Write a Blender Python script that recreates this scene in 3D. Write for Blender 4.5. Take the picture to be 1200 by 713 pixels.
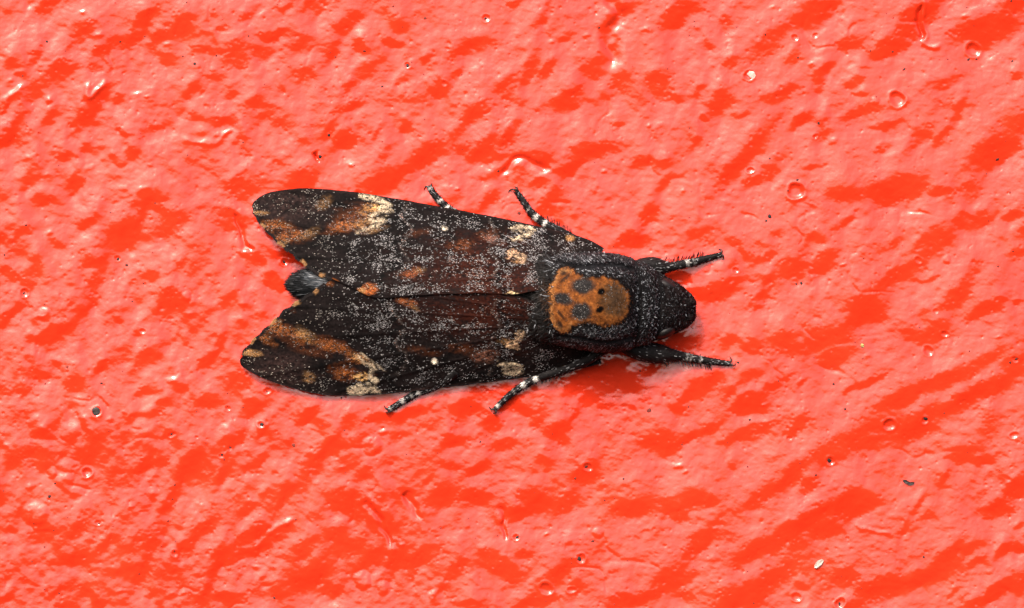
import bpy, math
import numpy as np
from mathutils import Matrix, Vector

for o in list(bpy.data.objects):
    bpy.data.objects.remove(o)
scene = bpy.context.scene
rng = np.random.default_rng(11)

# ---------------------------------------------------------------- frame of the place
S = 1e-4                       # one drawing unit = 0.1 mm; the moth is about 53 mm long
LEAN = math.radians(9)        # the painted wall leans back a little
DIST = 6000.0                  # camera distance in drawing units (0.6 m)
CX, CY = 600.0, 356.5
# local wall frame: x right, y up the wall, z out of the wall
ROT = Matrix.Rotation(math.pi / 2 - LEAN, 4, 'X')
ORI = Vector((0, 0, 1.4))
W2 = Matrix.Translation(ORI) @ ROT


def world(p):
    return W2 @ Vector(p)


# ---------------------------------------------------------------- camera
cam_d = bpy.data.cameras.new('camera')
cam = bpy.data.objects.new('camera', cam_d)
scene.collection.objects.link(cam)
cam.matrix_world = W2 @ Matrix.Translation((0, 0, DIST * S))
cam_d.sensor_width = 36
cam_d.lens = 36 * DIST / 1200.0
cam_d.clip_start = 0.01
cam_d.clip_end = 100
scene.camera = cam

# ---------------------------------------------------------------- sky, sun, exposure
SUN_EL, SUN_AZ = math.radians(51), math.radians(-26)     # azimuth from straight behind the camera, towards the left
w = bpy.data.worlds.new('World')
scene.world = w
w.use_nodes = True
nt = w.node_tree
sky = nt.nodes.new('ShaderNodeTexSky')
sky.sky_type = 'NISHITA'
sky.sun_disc = False
sky.sun_elevation = SUN_EL
sdir = Vector((math.sin(SUN_AZ) * math.cos(SUN_EL), -math.cos(SUN_AZ) * math.cos(SUN_EL), math.sin(SUN_EL)))
sky.sun_rotation = math.atan2(sdir.x, sdir.y)
sky.air_density = 1.0
sky.dust_density = 9.0
sky.ozone_density = 1.0
sky.altitude = 0
bg = nt.nodes['Background']
nt.links.new(sky.outputs[0], bg.inputs[0])
bg.inputs[1].default_value = 0.15
sun_d = bpy.data.lights.new('sun', 'SUN')
sun_d.energy = 1.5
sun_d.angle = math.radians(11)
sun_d.color = (1.0, 0.95, 0.88)
sun = bpy.data.objects.new('sun', sun_d)
scene.collection.objects.link(sun)
sun.rotation_euler = sdir.to_track_quat('Z', 'Y').to_euler()
vs = scene.view_settings
vs.view_transform = 'Standard'
vs.look = 'None'
vs.gamma = 1.0
vs.exposure = 0.71
vs.use_curve_mapping = False
scene.cycles.max_bounces = 6


# ---------------------------------------------------------------- helpers
def loc(x, y, h):
    """picture-like drawing coordinates (y down) and height above the wall -> local metres, allowing for
    the perspective of the long lens so that raised points keep the drawn outline"""
    x = np.asarray(x, float); y = np.asarray(y, float); h = np.asarray(h, float)
    k = 1 - h / DIST
    return np.stack([(x - CX) * k * S, (CY - y) * k * S, h * S], -1)


def link(o):
    scene.collection.objects.link(o)
    return o


def mesh_from(name, V, quads=None, tris=None, col=None, smooth=True, mat=None, attrs=None):
    V = np.asarray(V, np.float32).reshape(-1, 3)
    me = bpy.data.meshes.new(name)
    me.vertices.add(len(V))
    me.vertices.foreach_set('co', V.ravel())
    idx, tot = [], []
    if quads is not None and len(quads):
        q = np.asarray(quads, np.int32); idx.append(q.ravel()); tot.append(np.full(len(q), 4, np.int32))
    if tris is not None and len(tris):
        t = np.asarray(tris, np.int32); idx.append(t.ravel()); tot.append(np.full(len(t), 3, np.int32))
    idx = np.concatenate(idx); tot = np.concatenate(tot)
    st = np.concatenate([[0], np.cumsum(tot)[:-1]]).astype(np.int32)
    me.loops.add(len(idx)); me.loops.foreach_set('vertex_index', idx)
    me.polygons.add(len(tot))
    me.polygons.foreach_set('loop_start', st)
    me.polygons.foreach_set('loop_total', tot)
    me.update(calc_edges=True)
    me.polygons.foreach_set('use_smooth', np.full(len(tot), smooth))
    if col is not None:
        c = np.ones((len(V), 4), np.float32); c[:, :3] = np.clip(col, 0, 1)
        a = me.attributes.new('pigment', 'FLOAT_COLOR', 'POINT')
        a.data.foreach_set('color', c.ravel())
    if mat: me.materials.append(mat)
    me.validate()
    return me


def top_object(name, me, label, cat, group=None, kind=None, base=(0, 0, 0)):
    o = link(bpy.data.objects.new(name, me))
    o.matrix_world = W2 @ Matrix.Translation(base)
    if label: o['label'] = label
    if cat: o['category'] = cat
    if group: o['group'] = group
    if kind: o['kind'] = kind
    return o


def child(name, me, parent, label=None, kind=None):
    o = link(bpy.data.objects.new(name, me))
    o.parent = parent
    if label: o['label'] = label
    if kind: o['kind'] = kind
    return o


_tab = rng.random((256, 256))


def vnoise(x, y, seed=0):
    x = np.asarray(x, float) + seed * 17.31; y = np.asarray(y, float) + seed * 41.77
    xi = np.floor(x).astype(int); yi = np.floor(y).astype(int)
    fx = x - xi; fy = y - yi
    fx = fx * fx * fx * (fx * (fx * 6 - 15) + 10); fy = fy * fy * fy * (fy * (fy * 6 - 15) + 10)
    a = _tab[xi & 255, yi & 255]; b = _tab[(xi + 1) & 255, yi & 255]
    c = _tab[xi & 255, (yi + 1) & 255]; d = _tab[(xi + 1) & 255, (yi + 1) & 255]
    return (a * (1 - fx) + b * fx) * (1 - fy) + (c * (1 - fx) + d * fx) * fy


def fbm(x, y, oct=4, seed=0, gain=.5):
    s = 0; a = 1; t = 0
    for i in range(oct):
        s = s + a * vnoise(x * 2 ** i, y * 2 ** i, seed + i * 3); t += a; a *= gain
    return s / t * 2 - 1


def sstep(a, b, x):
    t = np.clip((x - a) / (b - a), 0, 1)
    return t * t * (3 - 2 * t)


def spline(pts, n):
    """Catmull-Rom through points, n samples evenly by length"""
    P = np.asarray(pts, float)
    P = np.vstack([2 * P[0] - P[1], P, 2 * P[-1] - P[-2]])
    out = []
    for i in range(1, len(P) - 2):
        t = np.linspace(0, 1, 24, endpoint=False)[:, None]
        p0, p1, p2, p3 = P[i - 1], P[i], P[i + 1], P[i + 2]
        out.append(.5 * (2 * p1 + (p2 - p0) * t + (2 * p0 - 5 * p1 + 4 * p2 - p3) * t ** 2 + (3 * p1 - p0 - 3 * p2 + p3) * t ** 3))
    Q = np.vstack(out + [P[-2][None]])
    L = np.concatenate([[0], np.cumsum(np.linalg.norm(np.diff(Q[:, :2], axis=0), axis=1))])
    s = np.linspace(0, L[-1], n)
    return np.stack([np.interp(s, L, Q[:, k]) for k in range(Q.shape[1])], -1)


# ---------------------------------------------------------------- materials
def mat_new(name, rough=.6, spec=.5, attr=False, color=(.5, .5, .5), noise=None, ior=1.5, coat=0, sheen=0):
    m = bpy.data.materials.new(name); m.use_nodes = True
    t = m.node_tree; p = t.nodes['Principled BSDF']
    p.inputs['Roughness'].default_value = rough
    p.inputs['Specular IOR Level'].default_value = spec
    p.inputs['IOR'].default_value = ior
    p.inputs['Coat Weight'].default_value = coat
    p.inputs['Sheen Weight'].default_value = sheen
    src = None
    if attr:
        a = t.nodes.new('ShaderNodeAttribute'); a.attribute_name = 'pigment'; src = a.outputs['Color']
    else:
        p.inputs['Base Color'].default_value = (*color, 1)
        if noise:
            r = t.nodes.new('ShaderNodeRGB'); r.outputs[0].default_value = (*color, 1); src = r.outputs[0]
    if noise:
        tc = t.nodes.new('ShaderNodeTexCoord')
        n = t.nodes.new('ShaderNodeTexNoise'); n.inputs['Scale'].default_value = noise[0] / S; n.inputs['Detail'].default_value = 3
        t.links.new(tc.outputs['Object'], n.inputs['Vector'])
        mr = t.nodes.new('ShaderNodeMapRange'); mr.inputs['From Min'].default_value = .3; mr.inputs['From Max'].default_value = .7
        mr.inputs['To Min'].default_value = noise[1]; mr.inputs['To Max'].default_value = noise[2]
        t.links.new(n.outputs['Fac'], mr.inputs['Value'])
        mx = t.nodes.new('ShaderNodeMix'); mx.data_type = 'RGBA'; mx.blend_type = 'MULTIPLY'; mx.inputs['Factor'].default_value = 1
        t.links.new(src, mx.inputs['A']); t.links.new(mr.outputs['Result'], mx.inputs['B'])
        src = mx.outputs['Result']
    if src is not None: t.links.new(src, p.inputs['Base Color'])
    return m


def paint_material():
    m = bpy.data.materials.new('glossy red paint'); m.use_nodes = True
    t = m.node_tree; p = t.nodes['Principled BSDF']; N = t.nodes.new; L = t.links.new
    tc = N('ShaderNodeTexCoord')
    n1 = N('ShaderNodeTexNoise'); n1.inputs['Scale'].default_value = 1 / (90 * S); n1.inputs['Detail'].default_value = 4
    L(tc.outputs['Object'], n1.inputs['Vector'])
    cr = N('ShaderNodeValToRGB')
    cr.color_ramp.elements[0].position = .3; cr.color_ramp.elements[0].color = (.70, .031, .0095, 1)
    cr.color_ramp.elements[1].position = .7; cr.color_ramp.elements[1].color = (.78, .044, .0150, 1)
    L(n1.outputs['Fac'], cr.inputs['Fac']); L(cr.outputs['Color'], p.inputs['Base Color'])
    n2 = N('ShaderNodeTexNoise'); n2.inputs['Scale'].default_value = 1 / (5.0 * S); n2.inputs['Detail'].default_value = 2
    L(tc.outputs['Object'], n2.inputs['Vector'])
    b = N('ShaderNodeBump'); b.inputs['Strength'].default_value = .35; b.inputs['Distance'].default_value = .55 * S
    L(n2.outputs['Fac'], b.inputs['Height']); L(b.outputs['Normal'], p.inputs['Normal'])
    n3 = N('ShaderNodeTexNoise'); n3.inputs['Scale'].default_value = 1 / (30 * S)
    L(tc.outputs['Object'], n3.inputs['Vector'])
    mr = N('ShaderNodeMapRange'); mr.inputs['To Min'].default_value = .07; mr.inputs['To Max'].default_value = .15
    L(n3.outputs['Fac'], mr.inputs['Value']); L(mr.outputs['Result'], p.inputs['Roughness'])
    p.inputs['IOR'].default_value = 1.62
    p.inputs['Coat Weight'].default_value = .42
    p.inputs['Coat Roughness'].default_value = .1
    p.inputs['Coat IOR'].default_value = 1.5
    L(b.outputs['Normal'], p.inputs['Coat Normal'])
    return m


M_PAINT = paint_material()
M_WING = mat_new('moth wing scales', rough=.75, spec=.06, attr=True, noise=(.35, .55, 1.5))
M_SCALE = mat_new('loose pale wing scales', rough=.6, spec=.2, attr=True)
M_BODY = mat_new('dark furry body', rough=.8, spec=.06, attr=True, noise=(.3, .6, 1.4))
M_HAIR = mat_new('body hair', rough=.6, spec=.15, attr=True)
M_LEG = mat_new('leg scales', rough=.65, spec=.12, attr=True, noise=(.4, .6, 1.5))
M_EYE = mat_new('dark compound eye', rough=.45, spec=.25, color=(.010, .008, .008), noise=(.6, .6, 1.3))
M_CLAW = mat_new('horny claw', rough=.4, spec=.5, color=(.022, .010, .008), noise=(.3, .7, 1.3))
M_SPECK = mat_new('dark grit and pinholes', rough=.7, spec=.4, attr=True, noise=(.3, .6, 1.4))
M_CHIP = mat_new('pale grit', rough=.35, spec=.6, color=(.55, .44, .37), noise=(.25, .7, 1.2))
M_FLAKE = mat_new('charcoal flake', rough=.6, spec=.4, color=(.030, .022, .020), noise=(.3, .5, 2.0))

# ---------------------------------------------------------------- the painted wall
# facets of the thick paint that face slightly down, read off the photograph tile by tile:
# (x, y, half length, half width, turn in degrees) in tile units
T = 2.97
TILES = [
 (0, 0, T, [(165,20,45,25,45),(285,120,70,22,50),(220,235,60,30,20),(340,210,60,25,60),(490,95,75,22,50),(635,75,45,40,-40),(585,205,35,28,0),(830,190,60,45,60),(675,300,55,20,65),(805,330,40,18,75),(345,330,55,22,70),(295,420,60,25,50),(130,310,60,28,45),(70,420,60,25,50),(180,400,40,18,60),(110,610,55,35,60),(260,630,55,16,75),(470,540,45,22,50),(430,580,25,12,30),(845,500,75,20,-80),(870,380,60,22,60),(900,420,70,22,30),(1040,155,50,30,30),(935,120,60,15,10),(880,35,55,18,25),(980,20,30,12,20),(1110,35,50,15,45),(670,415,25,18,0),(785,425,35,18,20),(730,185,35,15,0),(910,180,40,25,0),(1060,250,40,18,10),(1150,180,40,18,70),(1180,100,40,25,60),(1160,450,50,16,65),(1060,620,60,35,30),(850,650,70,40,30),(500,690,50,25,30),(570,130,40,18,30),(440,460,30,12,-30),(540,435,25,10,0),(390,550,15,12,0),(300,515,20,18,0),(770,105,18,15,50),(20,490,40,15,40),(40,215,20,18,0),(150,690,50,20,0),(410,350,45,14,60),(130,200,40,14,50),(720,130,20,10,0),(1180,370,40,14,40),(240,545,40,12,0),(550,690,40,16,0)]),
 (400, 0, T, [(35,70,50,25,50),(195,85,35,30,70),(65,165,30,18,0),(445,160,75,22,25),(300,195,40,12,20),(210,280,45,18,40),(75,250,40,22,50),(330,300,40,28,20),(405,255,30,12,50),(45,365,40,14,5),(220,440,35,20,75),(150,545,35,20,60),(450,410,80,24,45),(580,300,50,30,70),(665,240,65,28,75),(720,245,40,18,60),(590,470,65,18,60),(490,520,60,35,50),(415,520,30,18,80),(300,540,60,35,20),(670,560,70,28,20),(790,345,60,40,40),(930,170,110,35,80),(965,60,70,30,60),(890,240,60,35,-20),(960,280,60,40,-30),(915,340,30,25,60),(1110,280,50,35,0),(1130,330,60,30,-20),(1150,60,60,35,60),(710,40,45,12,65),(1100,470,30,18,20),(970,440,20,12,40),(1050,565,50,22,15),(880,530,90,30,5),(800,585,70,20,15),(1130,640,40,18,50),(560,600,90,18,15),(225,600,40,16,50),(150,640,60,40,30),(20,490,40,35,0),(120,470,30,10,80),(510,690,40,18,50),(880,660,30,12,70),(710,690,25,12,50),(180,155,40,18,-20),(30,300,30,20,30),(540,555,60,16,20),(1160,15,60,20,60),(600,5,30,12,20),(780,130,20,10,20),(225,335,14,10,0),(1130,570,30,15,0)]),
 (800, 0, T, [(30,25,25,40,60),(450,45,90,50,15),(300,150,100,35,50),(520,20,45,18,40),(820,60,100,50,60),(720,170,80,35,25),(1060,100,130,50,15),(580,155,45,22,25),(155,75,40,25,-60),(85,150,25,18,20),(485,270,60,20,60),(340,330,75,22,25),(135,345,60,28,45),(60,325,25,12,60),(405,425,45,18,35),(490,450,50,22,80),(640,385,100,18,20),(910,290,100,18,15),(600,290,40,18,10),(720,435,55,15,5),(690,515,40,16,20),(225,540,150,32,50),(310,590,60,28,60),(820,490,90,20,45),(900,480,50,14,55),(960,390,50,16,60),(1080,530,110,50,30),(1150,430,80,35,40),(740,660,110,50,10),(560,680,60,35,0),(900,665,30,18,0),(1010,660,50,35,60),(210,410,25,12,20),(70,405,14,12,0),(160,220,35,15,40),(380,200,40,18,60),(1150,20,60,25,15),(620,330,30,10,0),(470,570,50,8,10),(40,500,30,10,60),(900,5,30,10,0),(1170,260,25,8,30),(250,640,50,18,20)]),
 (0, 240, T, [(440,100,60,50,50),(490,40,50,15,85),(80,120,55,35,60),(205,135,25,18,-50),(110,240,65,30,65),(30,240,35,25,-50),(320,190,45,25,10),(320,290,80,22,70),(290,360,60,20,40),(190,450,70,28,30),(50,370,60,20,20),(10,410,40,12,60),(590,340,55,45,50),(455,275,35,11,75),(525,250,22,20,40),(620,210,35,18,60),(600,60,60,40,20),(560,20,40,20,-40),(800,330,50,18,45),(525,515,50,25,35),(365,555,35,18,45),(120,600,45,35,30),(260,620,60,22,80),(80,650,60,22,-10),(190,560,18,16,0),(110,540,18,14,80),(520,640,40,30,40),(620,640,25,22,30),(725,550,40,18,40),(760,490,45,12,75),(720,690,50,22,30),(830,630,45,40,60),(810,60,40,60,80),(300,55,35,15,40),(110,465,14,18,0),(415,400,18,12,80),(710,405,14,8,40),(610,435,10,18,0),(865,690,30,16,30),(635,545,9,9,0),(570,690,25,14,0),(840,420,12,18,0),(870,180,20,50,80)]),
 (850, 240, T, [(140,285,70,18,50),(240,220,50,28,70),(345,200,60,40,40),(140,185,45,18,10),(320,115,30,28,-60),(180,100,22,18,30),(65,175,30,12,-60),(620,240,130,30,30),(720,130,80,45,45),(870,55,80,35,10),(1000,40,40,15,40),(590,135,25,10,80),(490,370,75,60,45),(700,255,50,10,15),(860,230,70,18,50),(800,320,80,28,40),(900,370,70,25,30),(690,385,25,25,60),(650,440,30,35,60),(740,440,60,45,30),(350,470,100,45,25),(210,480,50,40,20),(100,490,35,25,10),(20,470,30,25,0),(390,530,70,25,25),(490,625,90,10,30),(170,625,60,15,20),(80,680,60,30,20),(260,630,25,8,50),(700,640,230,25,25),(850,570,130,25,25),(900,650,180,30,25),(1010,560,50,25,50),(1020,170,40,12,0),(410,60,50,10,30),(1020,340,20,8,0),(120,360,20,8,40),(20,290,35,12,40),(15,210,25,20,60),(20,640,30,15,20),(30,135,30,12,-10)]),
 (0, 473, T, [(320,160,60,35,60),(130,190,40,45,40),(45,190,50,20,70),(150,110,35,18,0),(290,80,45,14,-60),(540,35,45,18,20),(460,55,30,12,50),(520,160,75,20,75),(500,215,35,18,50),(665,215,80,40,75),(600,330,70,15,55),(780,230,70,16,70),(820,120,60,25,40),(910,95,40,14,60),(895,200,50,20,30),(870,280,45,25,60),(870,20,40,28,30),(715,5,50,12,5),(1070,40,55,20,40),(1150,150,70,25,60),(1080,240,80,30,60),(980,330,60,20,60),(865,375,35,18,40),(890,460,70,30,25),(700,440,55,25,40),(510,480,65,40,20),(490,580,60,22,70),(280,520,60,25,60),(250,550,80,16,10),(365,500,45,16,50),(150,420,35,22,30),(270,425,30,22,20),(40,440,18,12,60),(270,320,25,10,30),(540,325,12,12,0),(760,530,70,22,75),(660,490,40,25,45),(440,580,40,20,30),(1060,500,60,25,40),(870,520,40,15,0),(1080,600,80,45,30),(1170,470,40,45,60),(30,665,35,12,40),(210,650,50,10,25),(320,680,50,14,-45),(720,670,50,18,70),(790,680,40,25,60),(960,650,40,20,80),(1170,340,25,20,30),(210,185,25,10,60),(100,20,30,30,0),(590,100,20,16,0),(230,700,40,12,0),(1170,650,40,18,40),(910,605,18,7,20)]),
 (400, 473, T, [(130,50,60,18,15),(240,40,60,14,10),(30,60,30,20,60),(15,130,20,40,80),(395,135,50,28,10),(560,140,45,25,-10),(520,70,30,25,-50),(420,65,30,18,40),(630,20,60,14,0),(680,40,50,25,80),(755,100,28,35,70),(800,50,35,10,60),(705,205,22,25,60),(375,210,18,25,70),(470,230,40,18,20),(85,235,30,22,30),(10,330,45,35,10),(200,110,35,20,10),(110,400,70,20,-65),(160,400,110,18,-70),(250,360,70,14,-70),(350,330,50,35,20),(450,320,75,25,-5),(300,270,25,12,40),(610,380,45,30,20),(685,340,40,45,60),(780,340,50,28,50),(860,240,55,32,60),(1120,140,70,45,-10),(1010,360,70,28,10),(1170,370,40,45,60),(100,550,55,28,60),(270,540,60,25,45),(405,565,50,25,55),(180,560,50,10,85),(560,570,90,45,-30),(500,530,30,25,0),(740,610,85,28,40),(640,530,14,28,80),(550,430,50,10,-70),(815,640,40,14,70),(1150,610,70,35,10),(1000,680,60,18,5),(1080,660,70,18,20),(700,690,60,16,10),(340,650,35,12,65),(250,590,30,20,70),(430,700,40,12,0),(920,15,30,12,10),(1170,15,30,20,0),(650,690,60,14,30),(1010,20,20,12,0),(1070,440,25,10,40),(785,490,20,12,70)]),
 (800, 473, T, [(240,15,70,20,0),(20,120,35,20,40),(230,105,100,22,20),(410,70,45,25,40),(100,90,40,15,40),(620,120,200,45,25),(800,80,90,40,20),(900,25,90,25,10),(350,270,180,30,38),(60,480,110,25,50),(600,350,90,45,25),(440,290,40,25,30),(380,440,200,32,30),(500,440,60,40,30),(400,510,45,25,60),(30,330,40,35,20),(90,340,25,20,60),(250,520,100,22,30),(560,600,50,28,20),(300,620,150,40,35),(200,680,90,35,10),(700,640,100,35,15),(850,600,110,28,20),(920,540,100,25,50),(1000,500,60,18,30),(1110,515,45,18,50),(1060,90,90,30,75),(970,180,60,30,20),(1020,195,60,18,0),(1170,290,70,30,45),(1100,365,70,25,15),(910,270,40,14,70),(820,350,40,12,55),(640,680,100,30,20),(1100,650,120,20,35),(1175,420,30,10,40),(1170,640,40,14,60),(180,210,18,12,10),(25,600,40,20,0),(940,655,25,8,40),(770,450,35,10,55),(1010,560,40,14,10),(860,400,30,12,30),(1170,500,20,25,60),(20,670,25,25,0),(420,640,30,14,0)]),
 (0, 0, 1, [(785,407,36,12,12),(722,447,30,8,24),(690,438,36,8,20),(765,432,18,6,15),(793,322,18,7,0),(700,442,42,10,25),(745,283,22,9,5),(644,236,24,9,72),(630,215,10,8,0),(835,340,30,8,10),(690,470,14,10,20),(735,452,16,8,10),(760,250,22,8,60),(820,275,14,7,20),(600,470,12,9,30),(545,478,16,8,20),(820,455,25,10,30),(880,440,18,7,30),(340,300,8,20,70),(320,330,9,16,70)]),  # around the moth; those below head and thorax imitate its shadow by tilt
]
FAC = []
for ox, oy, sc, L_ in TILES:
    for (x, y, a, b, ang) in L_:
        FAC.append((ox + x / sc, oy + y / sc, a / sc, b / sc, math.radians(ang)))
# the same paint goes on outside the picture
for i in range(500):
    x, y = rng.uniform(-350, 1550), rng.uniform(-350, 1060)
    if -10 < x < 1210 and -10 < y < 723: continue
    FAC.append((x, y, rng.uniform(8, 34), rng.uniform(5, 14), math.radians(rng.normal(42, 25))))


def axis(a, b, step, far):
    mid = np.arange(a, b + step, step)
    d = step; e = []
    p = 0
    while p < far:
        d *= 1.06; p += d; e.append(p)
    e = np.array(e)
    return np.concatenate([(a - e)[::-1], mid, mid[-1] + e])


GX = axis(-25, 1225, 1.1, 1600)
GY = axis(-25, 738, 1.1, 1600)
XX, YY = np.meshgrid(GX, GY, indexing='ij')      # drawing coordinates, y down
H = np.zeros_like(XX)


def window(x, y, r):
    i0, i1 = np.searchsorted(GX, [x - r, x + r]); j0, j1 = np.searchsorted(GY, [y - r, y + r])
    return slice(i0, i1), slice(j0, j1)


# slow swell and orange-peel of brushed thick paint
ca, sa = math.cos(math.radians(42)), math.sin(math.radians(42))
U = XX * ca - YY * sa; V = XX * sa + YY * ca
H += 2.5 * fbm(XX / 170, YY / 170, 2, 1)
H += 1.1 * fbm(U / 55, V / 40, 3, 5)
lum = sstep(800, 200, XX) * .6 + .4
H += .8 * lum * fbm(XX / 16, YY / 22, 2, 9) + 1.3 * lum * fbm(XX / 30, YY / 42, 2, 11)
H += .22 * fbm(XX / 7, YY / 5.5, 3, 13) + .33 * fbm(XX / 13, YY / 10, 3, 15)
# crinkles: thin creases where the skin of the paint has folded
cr_ = fbm(XX / 58, YY / 46, 3, 17); cm_ = sstep(.05, .45, fbm(XX / 120, YY / 120, 2, 19) + .25 * (lum - .7))
H -= .55 * cm_ * np.exp(-(cr_ / .07) ** 2) * sstep(-.3, .4, fbm(XX / 20, YY / 20, 2, 20))
WXL = 7.0 * fbm(XX / 24, YY / 24, 2, 21); WYL = 7.0 * fbm(XX / 24, YY / 24, 2, 25)
WX = 7.0 * fbm(XX / 22, YY / 22, 3, 21) + 3.0 * fbm(XX / 6, YY / 6, 3, 22)
WY = 7.0 * fbm(XX / 22, YY / 22, 3, 25) + 3.0 * fbm(XX / 6, YY / 6, 3, 26)
# each downward facet: a shelf tilted about the horizontal, flat inside its outline. Slopes are gathered
# first and then limited, so overlapping facets do not pile up into deep folds
TILT = np.zeros_like(H)
for (x, y, a, b, ang) in FAC:
    r = 1.7 * max(a, b) + 12; gk = 1.0
    wi = window(x, y, r)
    if wi[0].stop <= wi[0].start or wi[1].stop <= wi[1].start: continue
    dx = XX[wi] - x + WX[wi]; dy = -(YY[wi] - y) + WY[wi]
    u = (dx * math.cos(ang) + dy * math.sin(ang)) / (a * gk * 1.0); v = (-dx * math.sin(ang) + dy * math.cos(ang)) / (b * gk * 1.12)
    rr = (u * u + v * v)
    TILT[wi] = np.maximum(TILT[wi], (.62 + .38 * math.sqrt(abs(math.sin(x * 12.9 + y * 7.3)))) * np.exp(-rr ** rng.uniform(1.4, 3.2)))
# find the relief whose up-slope is closest to the wanted one while staying smooth sideways and level overall
SL = .27
UX = np.arange(-480, 1680, 1.25); UY = np.arange(-420, 1130, 1.25)


def resample(A, x0, y0, x1, y1):
    """bilinear, from grid (x0, y0) to grid (x1, y1)"""
    def wts(a, b):
        k = np.clip(np.searchsorted(a, b, side='right') - 1, 0, len(a) - 2)
        return k, np.clip((b - a[k]) / (a[k + 1] - a[k]), 0, 1)
    i, f = wts(x0, x1); j, g = wts(y0, y1)
    f = f[:, None]; g = g[None]
    return (A[np.ix_(i, j)] * (1 - f) + A[np.ix_(i + 1, j)] * f) * (1 - g) + (A[np.ix_(i, j + 1)] * (1 - f) + A[np.ix_(i + 1, j + 1)] * f) * g


tilt = resample(TILT, GX, GY, UX, UY)
win = sstep(0, 60, np.minimum(UX + 480, 1680 - UX))[:, None] * sstep(0, 60, np.minimum(UY + 420, 1130 - UY))[None]
G_ = tilt * SL * win
G_ = G_ - G_.mean()
kx = np.fft.fftfreq(len(UX), 1.25)[:, None] * 2 * math.pi; ky = np.fft.rfftfreq(len(UY), 1.25)[None] * 2 * math.pi
den = ky ** 2 + .10 * kx ** 2 + (1 / 110.) ** 2
hh = np.fft.irfft2(np.fft.rfft2(-G_) * (-1j * ky) / den, s=G_.shape)
inside = ((GX > UX[0]) & (GX < UX[-1]))[:, None] * ((GY > UY[0]) & (GY < UY[-1]))[None]
H += resample(hh * win, UX, UY, GX, GY) * inside


def gauss_line(pts, wd, amp):
    P = spline(pts, 80)
    for p in P:
        wi = window(p[0], p[1], wd * 5)
        d2 = (XX[wi] - p[0] + 1.2 * WXL[wi]) ** 2 + (YY[wi] - p[1] + 1.2 * WYL[wi]) ** 2
        H[wi] = np.where(True, H[wi] + amp * np.exp(-d2 / (wd * 1.25) ** 2) * (.024 if amp > 0 else .060), H[wi])


# creases and runs in the paint
gauss_line([(430, 590), (444, 606), (448, 622), (461, 640)], 3.5, -5)
gauss_line([(478, 575), (482, 592), (490, 605)], 3.0, -4)
gauss_line([(438, 585), (452, 606), (457, 625), (470, 650)], 4.0, 5)
gauss_line([(1084, 0), (1086, 25), (1084, 48), (1100, 58)], 3.0, 6)
gauss_line([(1080, 10), (1079, 40)], 2.5, -5)
gauss_line([(715, 0), (728, 20), (714, 40), (718, 70)], 6, -5)
gauss_line([(588, 200), (610, 192), (640, 198)], 3.5, -4)
gauss_line([(582, 600), (588, 615), (592, 632)], 2.2, -4)
gauss_line([(100, 100), (110, 112), (125, 98)], 3.5, 5)
gauss_line([(215, 160), (245, 163), (272, 150)], 3, 5)
gauss_line([(300, 640), (320, 625), (342, 612)], 3.5, 5)
gauss_line([(30, 105), (10, 118), (0, 128)], 3, 5)
gauss_line([(370, 180), (378, 186)], 2, -3)
gauss_line([(418, 222), (430, 232)], 2.4, -3)
gauss_line([(280, 255), (286, 280), (296, 292)], 2.6, -4)
gauss_line([(1005, 620), (1045, 622)], 2.0, 3)
# small crumples that catch the sun
for (x, y, r, a) in [(58, 115, 5, 3), (57, 117, 3, 2), (112, 43, 4, 2), (197, 53, 5, 2.5), (98, 15, 4, 2), (160, 112, 4, 2.4), (172, 113, 3, 2), (118, 43, 4, 2.2), (257, 158, 5, 2.5),
                     (22, 85, 5, 2.6), (14, 95, 4, 2.4), (2, 132, 4, 2.6), (60, 272, 4, 2.5), (45, 370, 6, 3), (52, 371, 3, 2), (222, 366, 4, 2), (203, 446, 5, 3), (285, 355, 5, 2.5), (38, 570, 5, 3.2),
                     (155, 593, 3, 2.4), (145, 483, 3, 2), (80, 575, 5, 2), (128, 491, 4, 2), (300, 664, 4, 2.4), (142, 692, 4, 2.4), (5, 522, 4, 2.5), (336, 615, 4, 2.5), (325, 628, 3, 2), (450, 505, 4, 2.5), (402, 548, 4, 2.3),
                     (536, 221, 3, 2.4), (686, 40, 4, 2.4), (757, 35, 5, 2.8), (648, 50, 3, 2), (761, 147, 3, 2.2), (710, 201, 3, 2.2), (412, 194, 3, 2), (952, 73, 4, 2.6), (976, 165, 5, 2.6), (905, 9, 4, 2.2), (803, 224, 3, 2.2),
                     (988, 311, 3, 2.6), (840, 620, 3, 2), (640, 627, 3, 2.6), (796, 546, 4, 2.6), (470, 640, 3, 2.2), (893, 476, 3, 2.4), (805, 552, 3, 2.2), (1170, 395, 3, 2), (635, 525, 4, 1.6), (1130, 20, 3, 2), (200, 697, 4, 2), (215, 694, 3, 2), (105, 195, 5, 2), (175, 195, 4, 2), (55, 205, 4, 2), (163, 222, 4, 2), (32, 185, 5, 2)]:
    wi = window(x, y, r * 3)
    H[wi] += .33 * a * np.exp(-((XX[wi] - x + .5 * (YY[wi] - y) + .6 * WX[wi]) ** 2 + ((YY[wi] - y) * 1.5 + .6 * WY[wi]) ** 2) / r ** 2)
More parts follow.
